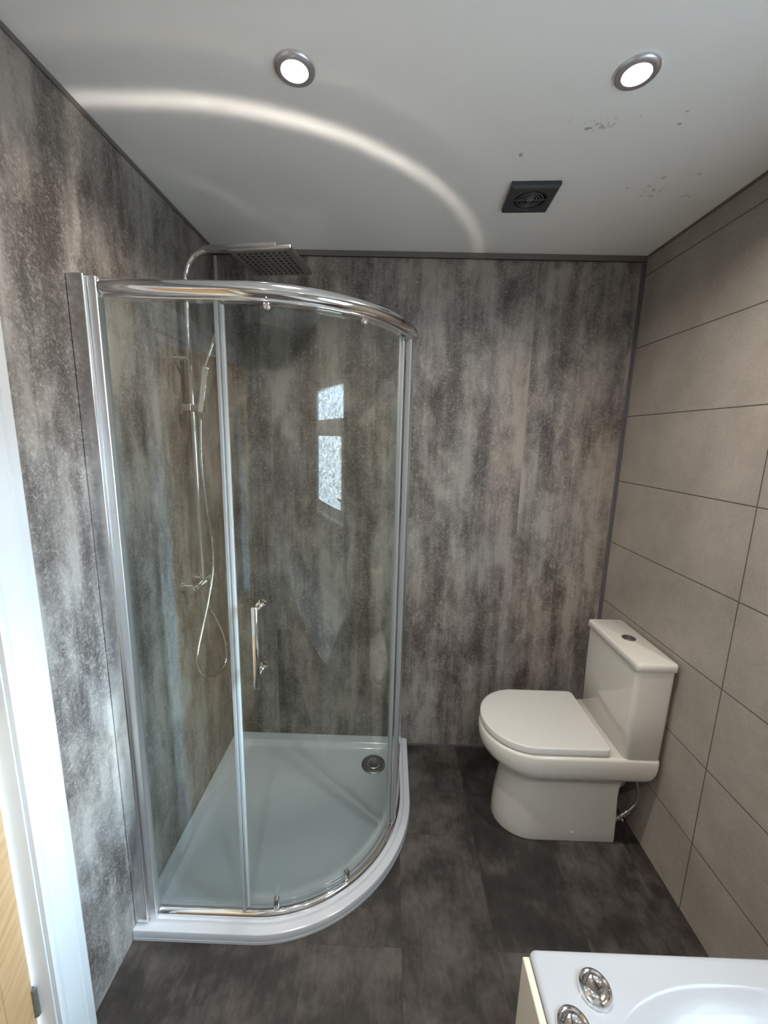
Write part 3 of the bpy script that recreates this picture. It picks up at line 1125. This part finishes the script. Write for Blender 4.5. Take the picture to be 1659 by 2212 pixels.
yc = -0.388
b_ = bmesh.new()
rings_ = [dshape(1.312, 1.795, 1.46, yc + .002, .130, 0.0005, .006),
          dshape(1.310, 1.797, 1.46, yc + .002, .132, 0.006, .006),
          dshape(1.313, 1.796, 1.46, yc + .002, .131, 0.05, .006),
          dshape(1.320, 1.792, 1.46, yc, .130, 0.14, .008),
          dshape(1.332, 1.788, 1.47, yc, .130, 0.22, .010),
          dshape(1.338, 1.790, 1.475, yc, .131, 0.265, .012),
          dshape(1.338, 1.800, 1.475, yc, .134, 0.292, .02),
          dshape(1.330, 1.816, 1.47, yc, .141, 0.312, .03),
          dshape(1.312, 1.836, 1.46, yc, .154, 0.326, .03),
          dshape(1.285, 1.858, 1.45, yc, .170, 0.338, .03),
          dshape(1.262, 1.872, 1.44, yc, .181, 0.349, .025),
          dshape(1.244, 1.882, 1.435, yc, .1875, 0.364, .02),
          dshape(1.234, 1.887, 1.43, yc, .1905, 0.385, .015),
          dshape(1.230, 1.889, 1.43, yc, .1915, 0.410, .012),
          dshape(1.2295, 1.889, 1.43, yc, .1915, 0.440, .012),
          dshape(1.233, 1.888, 1.43, yc, .189, 0.448, .012),
          dshape(1.240, 1.885, 1.43, yc, .184, 0.451, .010)]
loft(b_, rings_)
pan = part('toilet_pan', b_, CERAM, toi, smooth=True, angle=60)
b_ = bmesh.new()
ys = yc - 0.130
lathe(b_, [(0.0085, 0.0), (0.0085, -0.002), (0.006, -0.0045), (0.002, -0.0055)], (1.613, ys - .0005, 0.046), 'Y', 18)
part('bolt_cap', b_, CERAM, pan, smooth=True)
# seat and lid
b_ = bmesh.new()
yl = -0.382
loft(b_, [dshape(1.243, 1.698, 1.425, yl, .180, .4512, .02), dshape(1.241, 1.700, 1.425, yl, .182, .4535, .02), dshape(1.241, 1.700, 1.425, yl, .182, .4560, .02), dshape(1.245, 1.698, 1.425, yl, .178, .4570, .02)])
part('toilet_seat', b_, SEATM, toi, smooth=True, angle=40)
b_ = bmesh.new()
loft(b_, [dshape(1.239, 1.700, 1.422, yl, .1845, .4575, .02), dshape(1.234, 1.703, 1.422, yl, .1890, .4595, .02), dshape(1.234, 1.703, 1.422, yl, .1890, .4825, .02),
          dshape(1.2355, 1.702, 1.422, yl, .1875, .4853, .02), dshape(1.2385, 1.700, 1.422, yl, .1850, .4868, .02), dshape(1.243, 1.697, 1.422, yl, .181, .4872, .018)])
part('seat_lid', b_, SEATM, toi, smooth=True, angle=40)
# cistern
b_ = bmesh.new()


def rr4(x0, x1, y0, y1, z, r=.014):
    return rrect((x0 + x1) / 2, (y0 + y1) / 2, x1 - x0, y1 - y0, r, z, 5)


loft(b_, [rr4(1.752, 1.890, -0.574, -0.208, .4515, .02), rr4(1.750, 1.891, -0.576, -0.206, .455, .02), rr4(1.747, 1.892, -0.579, -0.203, .65, .02), rr4(1.746, 1.893, -0.580, -0.202, .829, .018)])
cis = part('cistern', b_, CERAM, toi, smooth=True, angle=50)
b_ = bmesh.new()
loft(b_, [rr4(1.743, 1.8945, -0.583, -0.199, .8295, .012), rr4(1.7405, 1.8955, -0.5855, -0.1965, .832, .014), rr4(1.7405, 1.8955, -0.5855, -0.1965, .852, .014),
          rr4(1.743, 1.8945, -0.583, -0.199, .8595, .013), rr4(1.749, 1.889, -0.577, -0.205, .8625, .010)])
lid = part('cistern_lid', b_, CERAM, toi, smooth=True, angle=60)
b_ = bmesh.new()
lathe(b_, [(0.0265, 0.8624), (0.0265, 0.8650), (0.0245, 0.8662), (0.021, 0.8655), (0.0205, 0.8670), (0.012, 0.8672), (0.0115, 0.8660), (0.002, 0.8664)], (1.822, -0.382, 0), 'Z', 32)
fb = part('flush_button', b_, DARKCH, lid, smooth=True)
# pan connector and supply hose
b_ = bmesh.new()
tube(b_, smooth_path([(1.770, -0.40, 0.225), (1.815, -0.405, 0.225), (1.845, -0.38, 0.215), (1.850, -0.30, 0.20), (1.850, -0.20, 0.19), (1.850, -0.002, 0.185)], 5), 0.048, 22)
part('pan_connector', b_, PIPEW, toi, smooth=True)
sup = toi
b_ = bmesh.new()
tube(b_, smooth_path([(1.845, -0.500, 0.352), (1.858, -0.502, 0.30), (1.872, -0.506, 0.25), (1.870, -0.508, 0.195), (1.853, -0.508, 0.165), (1.840, -0.508, 0.150)], 8), 0.0055, 10)
hose_ = part('supply_hose', b_, STEEL, sup, smooth=True)
b_ = bmesh.new()


def lath_dir(bm, a, b__, prof_, seg=16):
    a, b__ = Vector(a), Vector(b__)
    d_ = (b__ - a).normalized()
    up_ = d_.orthogonal().normalized()
    s_ = d_.cross(up_)
    L = (b__ - a).length
    loft(bm, [[a + d_ * (t * L) + (up_ * math.cos(2 * PI * k / seg) + s_ * math.sin(2 * PI * k / seg)) * r for k in range(seg)] for t, r in prof_])


lath_dir(b_, (1.842, -0.508, 0.152), (1.800, -0.498, 0.095), [(0, .007), (.02, .010), (.2, .010), (.22, .007), (.30, .007), (.32, .0115), (.42, .0115), (.44, .008), (.62, .008), (.64, .011), (.8, .011), (.82, .007), (1, .007)])
box(b_, 1.809, 1.8155, -0.530, -0.500, 0.117, 0.123)
part('isolating_valve', b_, CHROME, hose_, smooth=True, angle=35)
b_ = bmesh.new()
tube(b_, smooth_path([(1.802, -0.4985, 0.098), (1.800, -0.495, 0.08), (1.806, -0.47, 0.05), (1.815, -0.44, 0.02), (1.815, -0.44, 0.001)], 5), 0.0075, 12)
part('supply_pipe', b_, simple('copper pipe', (0.55, 0.30, 0.20), 0.35, 1.0), hose_, smooth=True)

# ================================================================= BATH
bx0, bx1, by0, by1, bz = 1.148, 1.9045, -2.985, -1.247, 0.550
bath = thing('bathtub', (1.5, -2.1, 0), 'white acrylic bath with cream side panel along the tiled right wall', 'bath')


def basin(x0, x1, y0, y1, z, rn, rf):
    """basin outline, rounded at the foot (y1) and head (y0)"""
    p = []
    for (cx_, cy_, a0, rx_, ry_) in ((x1 - rn, y1 - rf, 0, rn, rf), (x0 + rn, y1 - rf, PI / 2, rn, rf), (x0 + rn, y0 + rf, PI, rn, rf), (x1 - rn, y0 + rf, 1.5 * PI, rn, rf)):
        for i in range(13):
            a = a0 + PI / 2 * i / 12
            p.append((cx_ + rx_ * math.cos(a), cy_ + ry_ * math.sin(a), z))
    return p


def brect(x0, x1, y0, y1, z, r):
    return basin(x0, x1, y0, y1, z, r, r)


b_ = bmesh.new()
loft(b_, [brect(bx0 + .012, bx1 - .003, by0 + .012, by1 - .012, .515, .008), brect(bx0, bx1, by0, by1, .516, .010), brect(bx0, bx1, by0, by1, .540, .010), brect(bx0 + .002, bx1 - .001, by0 + .002, by1 - .002, .547, .012),
          brect(bx0 + .008, bx1 - .002, by0 + .006, by1 - .006, .550, .014),
          brect(bx0 + .016, bx1 - .006, by0 + .010, by1 - .012, .5485, .016),
          *[basin(*q) for q in ((1.235, 1.84, -2.89, -1.288, 0.545, 0.28, 0.15),
          (1.24, 1.835, -2.8845, -1.2935, 0.5437, 0.277, 0.149),
          (1.246, 1.829, -2.8779, -1.2985, 0.5405, 0.2734, 0.1478),
          (1.254, 1.821, -2.8691, -1.306, 0.5345, 0.2686, 0.1462),
          (1.266, 1.809, -2.8559, -1.33, 0.522, 0.2614, 0.1438),
          (1.28, 1.795, -2.8405, -1.38, 0.502, 0.253, 0.141),
          (1.294, 1.781, -2.8251, -1.44, 0.476, 0.2446, 0.1382),
          (1.308, 1.767, -2.8097, -1.51, 0.438, 0.2362, 0.1354),
          (1.323, 1.752, -2.7932, -1.59, 0.385, 0.2272, 0.1324),
          (1.34, 1.735, -2.7745, -1.68, 0.31, 0.217, 0.129),
          (1.36, 1.715, -2.7525, -1.76, 0.23, 0.205, 0.125),
          (1.385, 1.69, -2.725, -1.84, 0.17, 0.19, 0.12),
          (1.42, 1.655, -2.6865, -1.9, 0.145, 0.169, 0.113))]])
part('bath_shell', b_, ACRYL, bath, smooth=True, angle=60)
b_ = boxes((1.131, 1.146, by0, by1 - 0.010, 0.0005, 0.541))
part('bath_panel', b_, CREAM, bath, bevel=0.002)['label'] = 'cream coloured long side panel'
b_ = boxes((1.1465, bx1 - .003, by1 - 0.020, by1 - 0.006, 0.0005, 0.514))
part('bath_end_panel', b_, ACRYL, bath, bevel=0.002)
for (kx, ky) in ((1.262, -1.312), (1.193, -1.372)):
    b_ = bmesh.new()
    z0 = 0.5488
    lathe(b_, [(0.033, z0 - .002), (0.0335, z0 + .004), (0.031, z0 + .008), (0.0275, z0 + .0088), (0.0250, z0 + .0070), (0.0225, z0 + .0098), (0.019, z0 + .0125), (0.0155, z0 + .0128), (0.013, z0 + .0108), (0.005, z0 + .0104)], (kx, ky, 0), 'Z', 40)
    part('control_knob', b_, CHROME, bath, smooth=True)

# ================================================================= TOWEL ON THE DOOR
tw = thing('hanging_towel', (XF, -1.665, 1.75), 'pale blue towel hanging from a hook on the oak door', 'towel')
b_ = bmesh.new()
lathe(b_, [(0.014, 0.0005), (0.014, 0.004), (0.005, 0.006), (0.005, 0.035), (0.009, 0.037), (0.009, 0.042)], (XF, -1.665, 1.76), 'X', 16)
hook = link('coat_hook', rebase(b_, (XF, -1.665, 1.76)), CHROME, None, smooth=True)
hook.location = (XF, -1.665, 1.76)
props(hook, 'small chrome hook screwed to the oak door above the towel', 'hook')
b_ = bmesh.new()
rings_ = []
for k in range(29):
    t = k / 28
    z_ = 1.775 - 0.86 * t
    w_ = 0.015 + 0.062 * min(1, t * 1.7) ** 0.8
    th = 0.012 + 0.026 * min(1, t * 2)
    ring = []
    for i in range(40):
        a = 2 * PI * i / 40
        f = 1 + 0.22 * math.sin(5 * a + 3 * t) * min(1, 3 * t)
        ring.append((XF + 0.007 + th + th * math.cos(a) * f * 0.8, -1.665 + w_ * math.sin(a) * (1 + 0.08 * math.sin(7 * t + a)), z_ + 0.012 * math.sin(3 * a) * t))
    rings_.append(ring)
loft(b_, rings_)
part('towel_cloth', b_, TOWEL, tw, smooth=True, angle=80)
swing(tw)
swing(hook)
